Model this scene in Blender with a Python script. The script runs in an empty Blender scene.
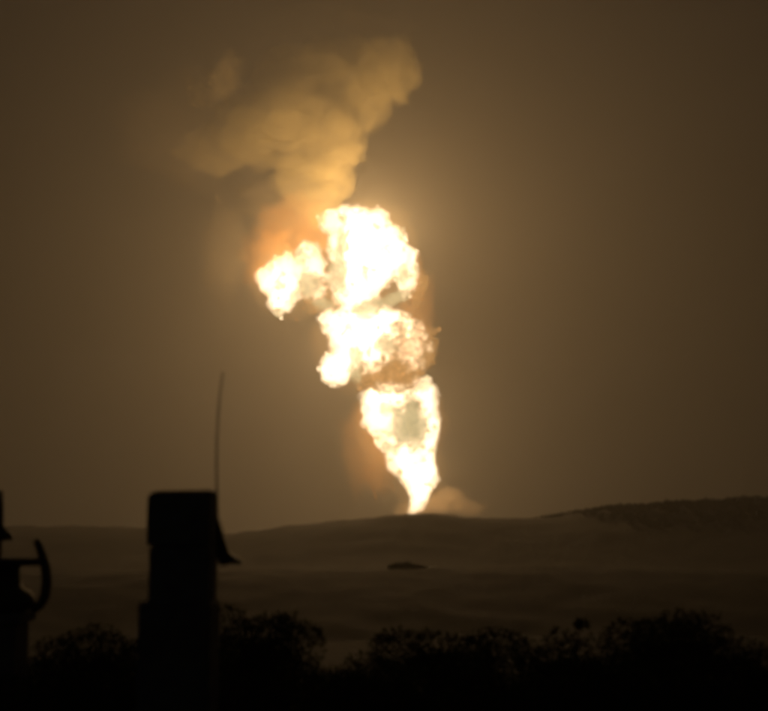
import bpy, bmesh, math, random
from mathutils import Vector, noise, Matrix

random.seed(7)
sc = bpy.context.scene
C = sc.collection

# ------------------------------------------------------------------ camera
EYE = 1.65            # eye height above the garden
F = 1400.0            # focal length in photo pixels (768 wide)
PITCH = math.atan((535 - 355.5) / F)      # eye level lies at photo row 535
cam_d = bpy.data.cameras.new('camera')
cam = bpy.data.objects.new('camera', cam_d)
C.objects.link(cam)
cam.location = (0, 0, EYE)
cam.rotation_euler = (math.pi / 2 + PITCH, 0, 0)
cam_d.sensor_fit = 'HORIZONTAL'
cam_d.sensor_width = 36.0
cam_d.lens = F / 768 * 36.0
cam_d.clip_start = 0.1
cam_d.clip_end = 20000
cam_d.dof.use_dof = True
cam_d.dof.focus_distance = 800.0
cam_d.dof.aperture_fstop = 2.0
sc.camera = cam

# ------------------------------------------------------------------ world, exposure
w = bpy.data.worlds.new('World')
sc.world = w
w.use_nodes = True
nt = w.node_tree
nt.nodes.clear()
wo = nt.nodes.new('ShaderNodeOutputWorld')
bg = nt.nodes.new('ShaderNodeBackground')
sky = nt.nodes.new('ShaderNodeTexSky')
sky.sky_type = 'NISHITA'
sky.sun_disc = False
sky.sun_elevation = math.radians(-3.0)
sky.sun_rotation = math.radians(200)
sky.dust_density = 4.0
nt.links.new(sky.outputs[0], bg.inputs[0])
nt.links.new(bg.outputs[0], wo.inputs[0])
bg.inputs[1].default_value = 0.07

vs = sc.view_settings
vs.view_transform = 'Standard'
vs.look = 'None'
vs.gamma = 1.0
vs.exposure = 0.0
vs.use_curve_mapping = False

cy = sc.cycles
cy.max_bounces = 2
cy.diffuse_bounces = 1
cy.glossy_bounces = 1
cy.volume_bounces = 0
cy.transparent_max_bounces = 48
cy.sample_clamp_indirect = 0.5
cy.use_denoising = True
cy.filter_width = 5.6
cy.adaptive_threshold = 0.02
cy.volume_max_steps = 256


# ------------------------------------------------------------------ helpers
def vnoise(p):
    return (noise.noise(p + Vector((9.3, 1.5, 7.9))), noise.noise(p + Vector((-4.1, 12.7, 3.3))), noise.noise(p + Vector((17.2, -6.4, -11.8))))


def at(px, py, Y):
    """a direction from the photo, taken out to depth Y (distance comes from what the thing touches)"""
    u = (px - 384.0) / F
    v = (355.5 - py) / F
    d = Vector((u, math.cos(PITCH) - v * math.sin(PITCH), math.sin(PITCH) + v * math.cos(PITCH)))
    d *= Y / d.y
    return Vector((d.x, d.y, EYE + d.z))


def obj(name, me, mat=None, parent=None):
    o = bpy.data.objects.new(name, me)
    C.objects.link(o)
    if mat is not None and not me.materials:
        me.materials.append(mat)
    if parent is not None:
        o.parent = parent
    return o


def from_bm(name, bm, smooth=False):
    me = bpy.data.meshes.new(name)
    bm.normal_update()
    bm.to_mesh(me)
    bm.free()
    if smooth:
        for p in me.polygons:
            p.use_smooth = True
    return me


def tag(o, label=None, cat=None, group=None, kind=None):
    if label: o['label'] = label
    if cat: o['category'] = cat
    if group: o['group'] = group
    if kind: o['kind'] = kind
    return o


def empty(name, loc):
    o = bpy.data.objects.new(name, None)
    C.objects.link(o)
    o.location = loc
    o.empty_display_size = 0.2
    return o


def nodes(name):
    m = bpy.data.materials.new(name)
    m.use_nodes = True
    t = m.node_tree
    t.nodes.clear()
    out = t.nodes.new('ShaderNodeOutputMaterial')
    return m, t, out


def rough_mat(name, c0, c1, scale, rough=0.9, bump=0.4, detail=8, spec=0.2):
    m, t, out = nodes(name)
    b = t.nodes.new('ShaderNodeBsdfPrincipled')
    tc = t.nodes.new('ShaderNodeTexCoord')
    n = t.nodes.new('ShaderNodeTexNoise')
    n.inputs['Scale'].default_value = scale
    n.inputs['Detail'].default_value = detail
    n.inputs['Roughness'].default_value = 0.65
    r = t.nodes.new('ShaderNodeValToRGB')
    r.color_ramp.elements[0].position = 0.3
    r.color_ramp.elements[1].position = 0.72
    r.color_ramp.elements[0].color = (*c0, 1)
    r.color_ramp.elements[1].color = (*c1, 1)
    bp = t.nodes.new('ShaderNodeBump')
    bp.inputs['Strength'].default_value = bump
    bp.inputs['Distance'].default_value = 0.02
    L = t.links.new
    L(tc.outputs['Object'], n.inputs['Vector'])
    L(n.outputs['Fac'], r.inputs['Fac'])
    L(r.outputs['Color'], b.inputs['Base Color'])
    L(n.outputs['Fac'], bp.inputs['Height'])
    L(bp.outputs['Normal'], b.inputs['Normal'])
    b.inputs['Roughness'].default_value = rough
    b.inputs['Specular IOR Level'].default_value = spec
    L(b.outputs[0], out.inputs['Surface'])
    return m


M_ground = rough_mat('dark_scrub_ground', (0.010, 0.011, 0.006), (0.028, 0.024, 0.014), 0.25, bump=0.8)
M_concrete = rough_mat('weathered_concrete', (0.16, 0.15, 0.13), (0.30, 0.28, 0.25), 9.0)
M_plaster = rough_mat('grey_plaster', (0.14, 0.13, 0.115), (0.26, 0.245, 0.22), 5.0)
M_metal = rough_mat('dull_dark_metal', (0.03, 0.03, 0.03), (0.06, 0.055, 0.05), 30.0, rough=0.5, bump=0.1, spec=0.5)
M_tank = rough_mat('dark_tank_paint', (0.045, 0.04, 0.035), (0.08, 0.07, 0.06), 12.0, rough=0.6, bump=0.1, spec=0.4)
M_lid = rough_mat('grey_tank_lid', (0.10, 0.105, 0.09), (0.16, 0.16, 0.14), 12.0, rough=0.6, bump=0.1, spec=0.4)
M_bark = rough_mat('bark', (0.035, 0.027, 0.018), (0.075, 0.058, 0.04), 25.0, bump=0.8)
M_leaf = rough_mat('dark_leaf', (0.035, 0.05, 0.018), (0.07, 0.09, 0.035), 4.0, rough=0.8, bump=0.05, spec=0.05)
M_leaf_far = rough_mat('far_leaf', (0.05, 0.06, 0.028), (0.10, 0.11, 0.05), 0.2, rough=0.8, bump=0.0)


# ------------------------------------------------------------------ terrain
RIDGE = [(-600, 520), (-200, 520), (0, 524), (60, 525), (145, 528), (200, 533), (235, 536), (260, 532), (300, 526),
         (350, 522), (390, 519), (430, 518), (470, 521), (510, 521), (545, 520), (575, 514.5), (620, 511), (690, 506.5),
         (768, 502), (1000, 494), (1600, 485)]


def table(tab, x):
    if x <= tab[0][0]: return tab[0][1]
    for (a, ya), (b, yb) in zip(tab, tab[1:]):
        if x <= b:
            t = (x - a) / (b - a)
            t = t * t * (3 - 2 * t)
            return ya + (yb - ya) * t
    return tab[-1][1]


YC = 410.0


def sm(a, b, x):
    t = min(1, max(0, (x - a) / (b - a)))
    return t * t * (3 - 2 * t)


def ridge_z(x):
    px = 384 + x / YC * F
    return EYE + (535 - table(RIDGE, px)) / F * YC


def ground_z(x, y):
    if y < 16:
        z = 0.0
    else:
        z = -12.0 * sm(10, 150, y)
        z += 7.2 * sm(150, 232, y) + 0.9 * math.sin(x * 0.021 + 1.3) * sm(150, 232, y)
        z -= 2.0 * sm(236, 300, y)
        rz = ridge_z(x)
        z += (rz + 6.8) * sm(285, YC, y) ** 1.1
        z -= 4.0 * sm(YC + 5, YC + 180, y) + max(0, rz - 4) * 0.6 * sm(YC + 120, YC + 700, y)
    a = sm(16, 60, y)
    z += a * 0.5 * noise.fractal(Vector((x * 0.03, y * 0.03, 0)), 0.8, 2.1, 5)
    z += a * 0.35 * noise.fractal(Vector((x * 0.16, y * 0.12, 4)), 0.8, 2.1, 4)
    z += 0.03 * noise.fractal(Vector((x * 0.9, y * 0.9, 2)), 0.8, 2.1, 3)
    return z


def build_ground():
    ys = [-60, -20, -5, 0]
    y = 0.0
    while y < 3000:
        y += max(0.8, min(6.0, y * 0.016)) if y < 700 else y * 0.06
        ys.append(y)
    N = 260
    verts, faces = [], []
    for y in ys:
        half = 90 + max(0, y) * 0.95
        for i in range(N + 1):
            s = i / N * 2 - 1
            x = half * (0.45 * s + 0.55 * s ** 3)
            verts.append((x, y, ground_z(x, y)))
    for j in range(len(ys) - 1):
        for i in range(N):
            a = j * (N + 1) + i
            faces.append((a, a + 1, a + N + 2, a + N + 1))
    me = bpy.data.meshes.new('ground')
    me.from_pydata(verts, [], faces)
    for p in me.polygons: p.use_smooth = True
    return obj('ground', me, M_ground)


tag(build_ground(), 'dark grassy ground falling to a valley and rising to a low ridge', 'ground', kind='structure')


# ------------------------------------------------------------------ fireball
D = 800.0                      # the blast stands on the plateau behind the ridge
MPP = D / F                    # metres for one photo pixel at that distance


def blob_mesh(name, c, rad, sub=6, amp=0.25, freq=1.2, octv=5, seed=0.0, tilt=0.0, sharp=0.0, rough=0.52, ragged=0.0):
    """lumpy billow: c centre (local), rad (rx, ry, rz) metres, billowing displacement"""
    bm = bmesh.new()
    bmesh.ops.create_icosphere(bm, subdivisions=sub, radius=1.0)
    rot = Matrix.Rotation(tilt, 3, 'Y')
    for v in bm.verts:
        n = v.co.normalized()
        q = n * freq + Vector((seed * 7.3, seed * 3.1, seed * 1.7))
        d, f, a, tot = 0.0, 1.0, 1.0, 0.0
        for k in range(octv):
            s = noise.noise(q * f)
            d += a * (abs(s) * 2.0 - 0.5 if not sharp else s * (1 - sharp) + sharp * (0.6 - abs(s) * 2.4))
            f *= 2.05
            a *= rough
        r = 1.0 + amp * d
        p = Vector((n.x * rad[0] * r, n.y * rad[1] * r, n.z * rad[2] * r))
        p = rot @ p + Vector(c)
        if ragged:
            e = Vector((0, 0, 0))
            for fq, am in ((0.11, 1.0), (0.22, 0.7), (0.45, 0.45)):
                e += Vector(vnoise(p * fq + Vector((seed, 0, seed)))) * am
            p += e * ragged
        v.co = p
    me = from_bm(name, bm, smooth=True)
    return me


def fire_material(name, col, strength, absorb, soot, cover, scale, opacity):
    """hot gas: glowing volume, partly wrapped in a skin of dull soot"""
    m, t, out = nodes(name)
    L = t.links.new
    em = t.nodes.new('ShaderNodeEmission')
    em.inputs[0].default_value = (*col, 1)
    em.inputs[1].default_value = strength
    ab = t.nodes.new('ShaderNodeVolumeAbsorption')
    ab.inputs['Color'].default_value = (0.1, 0.08, 0.06, 1)
    ab.inputs['Density'].default_value = absorb
    add = t.nodes.new('ShaderNodeAddShader')
    L(em.outputs[0], add.inputs[0])
    L(ab.outputs[0], add.inputs[1])
    L(add.outputs[0], out.inputs['Volume'])
    tr = t.nodes.new('ShaderNodeBsdfTransparent')
    se = t.nodes.new('ShaderNodeEmission')
    se.inputs[0].default_value = (*soot, 1)
    tc = t.nodes.new('ShaderNodeTexCoord')
    n = t.nodes.new('ShaderNodeTexNoise')
    n.inputs['Scale'].default_value = scale
    n.inputs['Detail'].default_value = 4
    n.inputs['Roughness'].default_value = 0.66
    r = t.nodes.new('ShaderNodeMapRange')
    r.inputs['From Min'].default_value = cover
    r.inputs['From Max'].default_value = cover + 0.12
    r.inputs['To Max'].default_value = opacity
    mix = t.nodes.new('ShaderNodeMixShader')
    L(tc.outputs['Object'], n.inputs['Vector'])
    L(n.outputs['Fac'], r.inputs['Value'])
    L(r.outputs['Result'], mix.inputs[0])
    L(tr.outputs[0], mix.inputs[1])
    L(se.outputs[0], mix.inputs[2])
    L(mix.outputs[0], out.inputs['Surface'])
    return m


M_fire = fire_material('white_hot_flame', (1.0, 0.74, 0.46), 0.25, 0.036, (0.95, 0.75, 0.36), 0.555, 0.12, 0.92)
M_fire_orange = fire_material('orange_flame', (1.0, 0.46, 0.13), 0.030, 0.034, (0.50, 0.23, 0.06), 0.50, 0.14, 0.7)
M_soot = fire_material('soot_veil', (1.0, 0.81, 0.40), 0.11, 0.135, (0.66, 0.55, 0.26), 0.52, 0.20, 0.35)
M_soot_pale = fire_material('pale_soot_veil', (1.0, 0.84, 0.44), 0.10, 0.125, (0.68, 0.58, 0.28), 0.52, 0.16, 0.4)
M_halo = fire_material('bloom_halo', (1.0, 0.46, 0.13), 0.0045, 0.004, (0.6, 0.3, 0.1), 0.66, 0.1, 0.12)  # thin emitting volume added to imitate bloom around the flame edges

base = at(420, 524, D)
base.z = ground_z(base.x, base.y)
fireball = empty('fireball', base)
tag(fireball, 'towering white-hot fireball of stacked flame lobes rising behind the ridge', 'fireball')


def lobe(parent, name, px, py, rx, rz, mat, dy=0.0, ry=None, org=None, **k):
    org = base if org is None else org
    p = at(px, py, D + dy)
    c = p - org
    ry = ry if ry else (rx + rz) / 2
    me = blob_mesh(name, c, (rx * MPP, ry * MPP, rz * MPP), **k)
    return obj(name, me, mat, parent)


fl = lambda *a, **k: lobe(fireball, 'flame_lobe', *a, **{**dict(mat=M_fire, amp=0.2, freq=1.7, sharp=0.2, octv=5, ragged=2.6), **k})
fl(369, 249, 38, 39, seed=1, ragged=3.6)
fl(358, 304, 16, 12, seed=30, dy=-4)
fl(334, 222, 13, 13, seed=15, dy=-4, ragged=3.8)
fl(352, 217, 16, 12, seed=35.5, dy=-3, ragged=3.8)
fl(357, 282, 30, 24, seed=2, dy=-6)
fl(284, 282, 20, 27, seed=3, ragged=3.6)
fl(268, 276, 11, 15, seed=32.5, ragged=3.4, tilt=0.4)
fl(279, 302, 10, 12, seed=33.5, dy=-3, ragged=3.2)
fl(309, 262, 15, 21, seed=4, dy=-4)
fl(316, 286, 14, 16, seed=16, dy=2)
fl(407, 270, 11, 24, seed=5, dy=-8, ragged=3.6)
fl(368, 326, 46, 20, seed=7, dy=-5, ragged=3.2)
fl(364, 348, 32, 28, seed=6, tilt=0.15)
fl(337, 368, 18, 16, seed=8, dy=0, ry=26, ragged=3.2)
fl(410, 345, 20, 24, seed=19, dy=6, ragged=3.4)
fl(330, 318, 13, 9, seed=20, dy=-6)
fl(384, 412, 23, 24, seed=9)
fl(400, 462, 14, 17, seed=28, dy=4, tilt=-0.5)
fl(372, 398, 13, 10, seed=29, dy=-2)
fl(394, 394, 26, 11, seed=11, dy=-4, tilt=0.12)
fl(429, 420, 9, 40, seed=10, tilt=-0.04)
fl(421, 388, 13, 11, seed=17, dy=2)
fl(394, 442, 20, 13, seed=12, dy=6)
fl(417, 460, 20, 22, seed=13)
fl(411, 479, 12, 16, seed=34.5, tilt=-0.45, ragged=3.0)
fl(423, 478, 13, 22, seed=14, tilt=0.15)
fl(419, 494, 10, 17, seed=18, tilt=0.25, ragged=1.8)
fl(415, 506, 6, 12, seed=27, tilt=0.25, ragged=1.2)
fo = lambda *a, **k: lobe(fireball, 'orange_flame', *a, **{**dict(mat=M_fire_orange, amp=0.3, freq=1.8, sharp=0.3, octv=5, ragged=4.0), **k})
fo(409, 348, 25, 31, seed=21, dy=-16)
fo(388, 376, 30, 15, seed=22, dy=-22)
fo(416, 284, 9, 20, seed=23, dy=-6)
fo(325, 296, 24, 15, seed=24, dy=-2)
ha = lambda *a, **k: lobe(fireball, 'bloom_halo', *a, **{**dict(mat=M_halo, amp=0.15, freq=1.4, sharp=0.1, octv=4, sub=5, ragged=3), **k})
ha(367, 258, 55, 60, seed=91)
ha(292, 276, 44, 44, seed=92)
ha(372, 342, 62, 55, seed=93)
ha(402, 424, 46, 52, seed=94)
ha(418, 474, 28, 42, seed=95)
sp = lambda *a, **k: lobe(fireball, 'soot_patch', *a, **{**dict(mat=M_soot, amp=0.45, freq=1.8, sharp=0.2, sub=5, ragged=2.6), **k})
sp(303, 260, 5, 9, seed=31, dy=-20)
sp(308, 283, 11, 13, seed=32, dy=-22)
sp(340, 246, 5, 16, seed=33, dy=-30, tilt=0.2)
sp(338, 276, 9, 18, seed=34, dy=-30)
sp(326, 304, 12, 5, seed=35, dy=-24)
sp(366, 308, 15, 8, seed=36, dy=-36, tilt=-0.2)
sp(395, 299, 17, 5, seed=37, dy=-34, tilt=-0.35)
sp(362, 275, 3, 9, seed=44, dy=-38, tilt=-0.5)
sp(404, 274, 4, 13, seed=38, dy=-28)
sp(356, 365, 7, 16, seed=39, dy=-32)
sp(384, 345, 10, 8, seed=45, dy=-34)
sp(410, 424, 18, 23, seed=40, dy=-18, ragged=4.0, mat=M_soot_pale)
sp(390, 408, 9, 6, seed=41, dy=-24)
sp(391, 447, 9, 6, seed=42, dy=-20)
sp(423, 387, 8, 6, seed=43, dy=-20)

# the light the burning gas gives off
for px, py, pw in ((369, 234, 0.56), (284, 276, 0.14), (362, 338, 0.26), (400, 410, 0.14), (419, 475, 0.10)):
    ld = bpy.data.lights.new('flame_light', 'POINT')
    ld.energy = 4.0e6 * pw
    ld.color = (1.0, 0.595, 0.235)
    ld.shadow_soft_size = 8.0
    lo = bpy.data.objects.new('flame_light', ld)
    C.objects.link(lo)
    lo.parent = fireball
    lo.location = at(px, py, D) - base


# ------------------------------------------------------------------ smoke
def smoke_material(name, col, dens, g, skin):
    m, t, out = nodes(name)
    L = t.links.new
    s = t.nodes.new('ShaderNodeVolumePrincipled')
    s.inputs['Color'].default_value = (*col, 1)
    s.inputs['Density'].default_value = dens
    s.inputs['Anisotropy'].default_value = g
    L(s.outputs[0], out.inputs['Volume'])
    tr = t.nodes.new('ShaderNodeBsdfTransparent')
    di = t.nodes.new('ShaderNodeBsdfTranslucent')
    di.inputs[0].default_value = (*col, 1)
    mix = t.nodes.new('ShaderNodeMixShader')
    mix.inputs[0].default_value = skin
    L(tr.outputs[0], mix.inputs[1])
    L(di.outputs[0], mix.inputs[2])
    L(mix.outputs[0], out.inputs['Surface'])
    return m


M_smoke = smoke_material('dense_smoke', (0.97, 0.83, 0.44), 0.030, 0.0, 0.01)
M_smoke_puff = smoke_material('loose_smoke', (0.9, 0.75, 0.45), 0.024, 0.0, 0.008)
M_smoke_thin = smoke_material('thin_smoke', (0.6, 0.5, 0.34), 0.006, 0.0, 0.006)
M_smoke_faint = smoke_material('faint_tinted_smoke', (0.78, 0.42, 0.14), 0.0045, 0.0, 0.004)  # thinner smoke, orange fire glow also put into its colour
M_smoke_fire = smoke_material('fire_tinted_smoke', (0.75, 0.40, 0.13), 0.011, 0.0, 0.006)  # orange glow of the fire tinted into the smoke's scatter colour

plume = empty('smoke_plume', base)
tag(plume, 'billowing smoke cloud lit amber from below above the fireball', 'smoke')
sb = lambda *a, **k: lobe(plume, 'smoke_billow', *a, **{**dict(mat=M_smoke, amp=0.2, freq=1.3, octv=4, sub=5, ragged=2.5), **k})
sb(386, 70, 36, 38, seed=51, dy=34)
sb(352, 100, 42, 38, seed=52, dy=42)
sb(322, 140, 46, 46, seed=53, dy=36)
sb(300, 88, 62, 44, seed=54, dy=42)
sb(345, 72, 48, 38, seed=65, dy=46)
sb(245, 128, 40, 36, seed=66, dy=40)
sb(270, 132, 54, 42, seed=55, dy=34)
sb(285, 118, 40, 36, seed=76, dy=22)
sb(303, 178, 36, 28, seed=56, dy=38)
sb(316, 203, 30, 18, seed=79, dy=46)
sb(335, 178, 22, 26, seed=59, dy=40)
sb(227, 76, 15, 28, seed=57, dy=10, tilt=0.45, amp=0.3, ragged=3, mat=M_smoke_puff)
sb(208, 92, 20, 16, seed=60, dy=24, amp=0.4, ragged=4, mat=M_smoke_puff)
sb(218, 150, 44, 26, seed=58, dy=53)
st = lambda *a, **k: lobe(plume, 'smoke_wisp', *a, **{**dict(mat=M_smoke_thin, amp=0.3, freq=1.5, octv=4, sub=5, ragged=3), **k})
st(330, 40, 90, 40, seed=61, dy=60)
st(190, 130, 80, 60, seed=62, dy=40)
st(225, 250, 24, 50, seed=63, dy=25)
st(290, 205, 50, 30, seed=64, dy=20)
sf = lambda *a, **k: lobe(plume, 'tinted_smoke', *a, **{**dict(mat=M_smoke_fire, amp=0.35, freq=1.8, octv=4, sub=5, ragged=3), **k})
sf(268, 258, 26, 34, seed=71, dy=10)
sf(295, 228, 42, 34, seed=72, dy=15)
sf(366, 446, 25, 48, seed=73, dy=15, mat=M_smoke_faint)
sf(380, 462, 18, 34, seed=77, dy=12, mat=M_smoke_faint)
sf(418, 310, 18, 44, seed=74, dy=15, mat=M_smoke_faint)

M_dust = smoke_material('pale_dust', (0.85, 0.66, 0.46), 0.014, 0.0, 0.008)
puff = empty('dust_puff', base)
tag(puff, 'small pale dust puff at the foot of the fireball', 'dust')
for i, (px, py, rx, rz) in enumerate(((450, 500, 17, 12), (432, 507, 16, 9), (408, 511, 14, 7), (468, 508, 16, 8))):
    lobe(puff, 'dust_billow', px, py, rx, rz, M_dust, dy=-12, amp=0.3, freq=1.5, octv=4, sub=5, seed=80 + i)


# ------------------------------------------------------------------ foliage
def leaf_cloud(name, clumps, n, size, seed, mat):
    """leaf-sized quads spread through clumps of (centre, radius)"""
    rnd = random.Random(seed)
    verts, faces = [], []
    wts = [r[0] * r[1] * r[2] if isinstance(r, tuple) else r ** 3 for c, r in clumps]
    for c, r in rnd.choices(clumps, [x ** 0.7 for x in wts], k=n):
        if not isinstance(r, tuple): r = (r, r, r)
        while True:
            p = Vector((rnd.uniform(-1, 1), rnd.uniform(-1, 1), rnd.uniform(-1, 1)))
            if p.length <= 1: break
        p = p.normalized() * (p.length ** 0.5)
        p = Vector(c) + Vector((p.x * r[0], p.y * r[1], p.z * r[2]))
        d = Vector((rnd.gauss(0, 1), rnd.gauss(0, 1), rnd.gauss(0.5, 1))).normalized()
        u = d.cross(Vector((rnd.gauss(0, 1), rnd.gauss(0, 1), rnd.gauss(0, 1)))).normalized()
        s = size * rnd.uniform(0.6, 1.4)
        k = len(verts)
        verts += [p, p + d * s * 0.5 + u * s * 0.24, p + d * s, p + d * s * 0.5 - u * s * 0.24]
        faces.append((k, k + 1, k + 2, k + 3))
    me = bpy.data.meshes.new(name)
    me.from_pydata([tuple(v) for v in verts], [], faces)
    me.materials.append(mat)
    return me


def tube(bm, pts, radii, seg=6):
    rings = []
    for i, p in enumerate(pts):
        a = pts[max(0, i - 1)]
        b = pts[min(len(pts) - 1, i + 1)]
        t = (Vector(b) - Vector(a)).normalized()
        u = t.cross(Vector((0.31, 0.93, 0.17))).normalized()
        v = t.cross(u)
        rings.append([bm.verts.new(Vector(p) + (u * math.cos(k / seg * 2 * math.pi) + v * math.sin(k / seg * 2 * math.pi)) * radii[i])
                      for k in range(seg)])
    for r0, r1 in zip(rings, rings[1:]):
        for k in range(seg):
            bm.faces.new((r0[k], r0[(k + 1) % seg], r1[(k + 1) % seg], r1[k]))
    bm.faces.new(rings[0][::-1])
    bm.faces.new(rings[-1])


def shrub_meshes(seed, width, height, leaves, leaf):
    rnd = random.Random(seed)
    bm = bmesh.new()
    clumps = []
    for i in range(9):
        a = i / 9 * 6.283 + rnd.uniform(-.3, .3)
        rr = width * 0.5 * rnd.uniform(0.25, 0.85)
        hh = height * rnd.uniform(0.55, 0.92)
        tip = Vector((math.cos(a) * rr, math.sin(a) * rr, hh))
        mid = tip * 0.5 + Vector((rnd.uniform(-.05, .05), rnd.uniform(-.05, .05), height * 0.1))
        tube(bm, [(rnd.uniform(-.04, .04), rnd.uniform(-.04, .04), -0.03), mid, tip], [0.018, 0.011, 0.004], 5)
        r = width * rnd.uniform(0.14, 0.24)
        clumps.append((tip, (r, r, r * 0.85)))
        clumps.append((mid, (r * 1.1, r * 1.1, r)))
    for i in range(7):
        a = rnd.uniform(0, 6.283)
        p = Vector((math.cos(a) * width * .4, math.sin(a) * width * .4, height * rnd.uniform(0.12, 0.5)))
        clumps.append((p, width * rnd.uniform(0.12, 0.2)))
    stem = from_bm('stem', bm)
    stem.materials.append(M_bark)
    return stem, leaf_cloud('foliage', clumps, leaves, leaf, seed + 50, M_leaf)


VAR = [shrub_meshes(100 + i, 1.15, 0.95, 11000, 0.042) for i in range(4)]


def shrub(px, top, Y, wpx, label, var, group=None, twig=None):
    """a shrub rooted on the garden at depth Y, its crown reaching photo row `top`"""
    g = at(px, 535, Y)
    zt = at(px, top, Y).z
    gz = ground_z(g.x, Y)
    s = empty('garden_shrub', (g.x, Y, gz))
    tag(s, label, 'shrub', group)
    sz = (zt - gz) / 0.98
    sx = wpx / F * Y / 1.15
    for nm, me in zip(('stem', 'foliage'), VAR[var]):
        o = obj(nm, me, None, s)
        o.scale = (sx, sx, sz)
        o.rotation_euler.z = var * 1.3 + px * 0.7
    if twig:
        bm = bmesh.new()
        p0 = at(twig[0], twig[2], Y) - s.location
        p1 = at(twig[0] + 3, twig[1], Y) - s.location
        tube(bm, [(0, 0, 0.2), p0, p1], [0.012, 0.008, 0.003], 5)
        t = from_bm('twig', bm)
        t.materials.append(M_bark)
        obj('twig', t, None, s)
        obj('leaf_tuft', leaf_cloud('leaf_tuft', [(p1 - Vector((0, 0, .01)), (.055, .05, .035))], 60, 0.06, 5, M_leaf), None, s)
    return s


shrub(672, 612, 13.0, 150, 'broadest and tallest leafy shrub of the garden row, dark rounded mound', 0)
shrub(566, 634, 12.6, 120, 'dark leafy shrub with one tufted twig standing up from its crown', 1, twig=(577, 624, 650))
shrub(262, 608, 12.4, 120, 'dark leafy shrub growing close against the pillar on the aerial side', 2)
shrub(98, 632, 12.0, 130, 'dark leafy shrub growing between the round drum and the pillar', 3)
shrub(452, 626, 12.8, 140, 'wide dark leafy shrub in the middle of the garden row', 2)
G = 'low shrubs in front of the garden row'
for px, top, Y, wpx, v, lb in (
        (745, 644, 12.0, 120, 1, 'dark leafy shrub at the outer end of the garden row beyond the tallest mound'),
        (352, 655, 11.6, 130, 0, 'shortest leafy shrub in the garden row, in its deepest dip'),
        (20, 655, 11.2, 120, 2, 'dark leafy shrub right behind the stand of the round drum'),
        (180, 640, 10.6, 130, 0, 'dark leafy shrub hidden mostly behind the concrete pillar')):
    shrub(px, top, Y, wpx, lb, v)
for i, (px, top, lb) in enumerate((
        (15, 668, 'low dark shrub at the foot of the round drum stand'),
        (95, 664, 'low dark shrub in front of the one between drum and pillar'),
        (235, 668, 'low dark shrub touching the pillar plinth below the aerial'),
        (310, 674, 'lowest dark shrub of the front line, two along from the pillar'),
        (385, 668, 'low dark shrub in front of the dip in the garden row'),
        (455, 664, 'low dark shrub in front of the wide middle shrub'),
        (530, 662, 'low dark shrub between the wide middle shrub and the twig shrub'),
        (605, 660, 'low dark shrub between the twig shrub and the tallest mound'),
        (680, 655, 'low dark shrub right in front of the tallest mound'),
        (755, 664, 'low dark shrub ending the front line past the tallest mound'))):
    shrub(px, top, 9.2 + 0.25 * (i % 3), 135, lb, i % 4, G)

# thicket out on the valley shelf
def far_thicket():
    Y = 236.0
    p = at(407, 575, Y)
    z = ground_z(p.x, Y)
    s = empty('thicket', (p.x, Y, z))
    tag(s, 'long low dark thicket standing alone on the valley shelf below the fireball', 'thicket')
    clumps = []
    rnd = random.Random(3)
    bm = bmesh.new()
    for i in range(11):
        x = -2.7 + i * 0.56
        h = 1.15 * (1 - abs(i - 3.6) / 10) * rnd.uniform(0.8, 1.1)
        clumps.append(((x, rnd.uniform(-.4, .4), h * 0.55), (0.6, 0.7, h * 0.5)))
        tube(bm, [(x, 0, -0.4), (x + .1, 0, h * .4), (x + .2, .1, h * .8)], [0.06, 0.04, 0.015], 5)
    st_ = from_bm('stem', bm)
    obj('stem', st_, M_bark, s)
    obj('foliage', leaf_cloud('foliage', clumps, 3500, 0.22, 9, M_leaf_far), None, s)


far_thicket()


# wood on the right-hand hill, too far to tell its trees apart
def far_wood():
    rnd = random.Random(11)
    clumps = []
    for i in range(700):
        px = rnd.uniform(535, 900)
        Y = 413 - 50 * rnd.random() ** 2.5 * sm(520, 640, px)
        x = (px - 384) / F * Y
        z = ground_z(x, Y)
        h = rnd.uniform(1.6, 2.8) * (0.15 + 0.6 * sm(535, 680, px))
        for k in range(3):
            clumps.append(((x + rnd.uniform(-1, 1), Y + rnd.uniform(-1, 1), z + h * rnd.uniform(.35, .75)),
                           (h * .35, h * .35, h * rnd.uniform(.25, .35))))
    return obj('distant_wood', leaf_cloud('distant_wood', clumps, 90000, 0.6, 12, M_leaf_far))


tag(far_wood(), 'dark wood covering the crest of the higher hill', 'wood', kind='stuff')


# ------------------------------------------------------------------ pillar
def box(bm, x0, x1, y0, y1, z0, z1):
    vs_ = [bm.verts.new(p) for p in ((x0, y0, z0), (x1, y0, z0), (x1, y1, z0), (x0, y1, z0),
                                     (x0, y0, z1), (x1, y0, z1), (x1, y1, z1), (x0, y1, z1))]
    for f in ((0, 3, 2, 1), (4, 5, 6, 7), (0, 1, 5, 4), (1, 2, 6, 5), (2, 3, 7, 6), (3, 0, 4, 7)):
        bm.faces.new([vs_[i] for i in f])
    return vs_


def worn(bm, bev=0.012, cuts=3, amp=0.003, seg=2):
    bmesh.ops.bevel(bm, geom=bm.edges[:], offset=bev, segments=seg, affect='EDGES')
    bmesh.ops.subdivide_edges(bm, edges=[e for e in bm.edges if e.calc_length() > 0.08], cuts=cuts, use_grid_fill=True)
    for v in bm.verts:
        v.co += Vector(vnoise(v.co * 9)) * amp
    return bm


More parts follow.
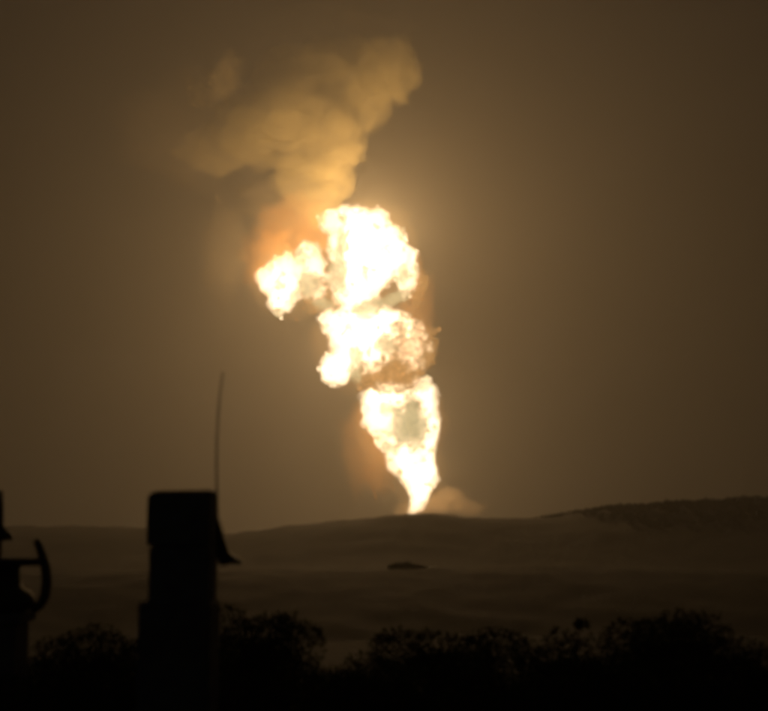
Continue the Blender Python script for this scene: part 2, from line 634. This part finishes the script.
PY = 8.0
mp = PY / F
pb = at(183, 535, PY)
pillar = empty('pillar', (pb.x, PY, ground_z(pb.x, PY)))
tag(pillar, 'thick square concrete pillar with an aerial on its side', 'pillar')
PX = lambda px: (px - 183) * mp
PZ = lambda py: at(183, py, PY).z - pillar.location.z
bm = bmesh.new(); box(bm, PX(149.5), PX(209.5), 0, 0.38, PZ(640), PZ(546)); obj('shaft', from_bm('shaft', worn(bm)), M_concrete, pillar)
bm = bmesh.new()
prof = [(147, 546), (147, 497), (152, 491.5), (209.0, 490), (209.8, 546)]
f0 = [bm.verts.new((PX(a), -0.012, PZ(b) + 0.0015)) for a, b in prof]
f1 = [bm.verts.new((PX(a), 0.392, PZ(b) + 0.0015)) for a, b in prof]
bm.faces.new(f0); bm.faces.new(f1[::-1])
for i in range(5):
    j = (i + 1) % 5
    bm.faces.new((f0[j], f0[i], f1[i], f1[j]))
bmesh.ops.recalc_face_normals(bm, faces=bm.faces[:])
obj('head', from_bm('head', worn(bm, 0.008)), M_concrete, pillar)
bm = bmesh.new(); box(bm, PX(141), PX(211.5), -0.03, 0.43, -0.05, PZ(602)); obj('plinth', from_bm('plinth', worn(bm)), M_plaster, pillar)

# aerial on the pillar's side
ab_ = at(218, 515, PY)
aerial = empty('whip_aerial', (ab_.x, PY + 0.15, at(218, 560, PY).z))
tag(aerial, 'thin bent whip aerial on a bracket at the side of the pillar', 'aerial')
AP = lambda px, py, dy=0.0: at(px, py, PY + 0.15) - aerial.location + Vector((0, dy, 0))
bm = bmesh.new()
pts = [(219, 535), (217.2, 515), (216.8, 490), (216.6, 465), (217.0, 440), (218.2, 415), (220.3, 392), (223.0, 372)]
tube(bm, [AP(a, b) for a, b in pts], [0.008, 0.007, 0.0065, 0.006, 0.0055, 0.005, 0.0045, 0.004], 8)
obj('rod', from_bm('rod', bm, True), M_metal, aerial)


def plate(prof, y0, y1, name, mat, parent, bev=0.004):
    bm = bmesh.new()
    a = [bm.verts.new(AP(p, q, y0)) for p, q in prof]
    b = [bm.verts.new(AP(p, q, y1)) for p, q in prof]
    bm.faces.new(a); bm.faces.new(b[::-1])
    for i in range(len(prof)):
        j = (i + 1) % len(prof)
        bm.faces.new((a[j], a[i], b[i], b[j]))
    bmesh.ops.recalc_face_normals(bm, faces=bm.faces[:])
    bmesh.ops.bevel(bm, geom=bm.edges[:], offset=bev, segments=2, affect='EDGES')
    return obj(name, from_bm(name, bm), mat, parent)


plate([(215.5, 518), (219, 519), (223, 532), (227.5, 547), (230, 556), (222, 561), (215.5, 558)], -0.03, 0.03, 'bracket', M_metal, aerial)
plate([(224, 553), (231, 553.5), (242.5, 561), (241, 564.5), (231, 564), (222, 566), (217, 562)], -0.022, 0.022, 'arm', M_metal, aerial)


# ------------------------------------------------------------------ round drum
TY = 10.0
mt = TY / F
tb = at(-3, 535, TY)
stand = empty('block_stand', (tb.x, TY, ground_z(tb.x, TY)))
tag(stand, 'squat masonry stand under the dark round drum', 'stand')
TZ = lambda py: at(0, py, TY).z - stand.location.z
bm = bmesh.new(); box(bm, -0.2, 0.2, -0.2, 0.2, -0.05, TZ(622)); obj('block', from_bm('block', worn(bm)), M_plaster, stand)
bm = bmesh.new(); box(bm, -0.24, 0.24, -0.24, 0.24, TZ(622) + .001, TZ(612)); obj('slab', from_bm('slab', worn(bm, .008)), M_concrete, stand)

tank = empty('round_drum', (tb.x, TY, stand.location.z + TZ(612)))
tag(tank, 'dark round drum with curved side hoop, top plate and collared pole', 'drum')
KZ = lambda py: at(0, py, TY).z - tank.location.z


def lathe(name, prof, mat, parent, seg=40):
    bm = bmesh.new()
    rings = []
    for px, py in prof:
        r = (px + 3) * mt
        rings.append([bm.verts.new((r * math.cos(k / seg * 6.28318), r * math.sin(k / seg * 6.28318), KZ(py) + 0.001)) for k in range(seg)])
    for r0, r1 in zip(rings, rings[1:]):
        for k in range(seg):
            bm.faces.new((r0[k], r0[(k + 1) % seg], r1[(k + 1) % seg], r1[k]))
    bm.faces.new(rings[0][::-1]); bm.faces.new(rings[-1])
    bmesh.ops.recalc_face_normals(bm, faces=bm.faces[:])
    return obj(name, from_bm(name, bm, True), mat, parent)


lathe('shell', [(24, 612), (34, 610), (37, 602), (34, 594), (23, 587), (21, 576), (21, 566)], M_tank, tank)
lathe('top_plate', [(43, 565.5), (46, 564), (46, 559), (43, 558)], M_metal, tank)
lathe('pole', [(2.0, 558.5), (2.0, 541), (13, 540), (12, 534), (3.5, 526), (2.5, 505), (1.5, 491)], M_metal, tank, 20)
bm = bmesh.new()
tp = [(37, 540), (40, 545), (44, 556), (47.5, 568), (49, 582), (47.5, 596), (43, 605), (35, 610)]
tube(bm, [Vector(((a + 3) * mt, -0.03, KZ(b))) for a, b in tp], [0.026, 0.03, 0.033, 0.036, 0.036, 0.036, 0.033, 0.03], 10)
obj('side_hoop', from_bm('side_hoop', bm, True), M_metal, tank)

# ------------------------------------------------------------------ haze
m, t, out = nodes('smoky_air')
pv = t.nodes.new('ShaderNodeVolumePrincipled')
pv.inputs['Color'].default_value = (0.86, 0.84, 0.8, 1)
pv.inputs['Density'].default_value = 0.0007
pv.inputs['Anisotropy'].default_value = 0.47
t.links.new(pv.outputs[0], out.inputs['Volume'])
try:
    m.cycles.volume_sampling = 'EQUIANGULAR'
except Exception:
    pass
bm = bmesh.new()
box(bm, -3200, 3200, -120, 3300, -30, 420)
tag(obj('haze', from_bm('haze', bm), m), 'smoky air glowing around the fireball', 'haze', kind='stuff')
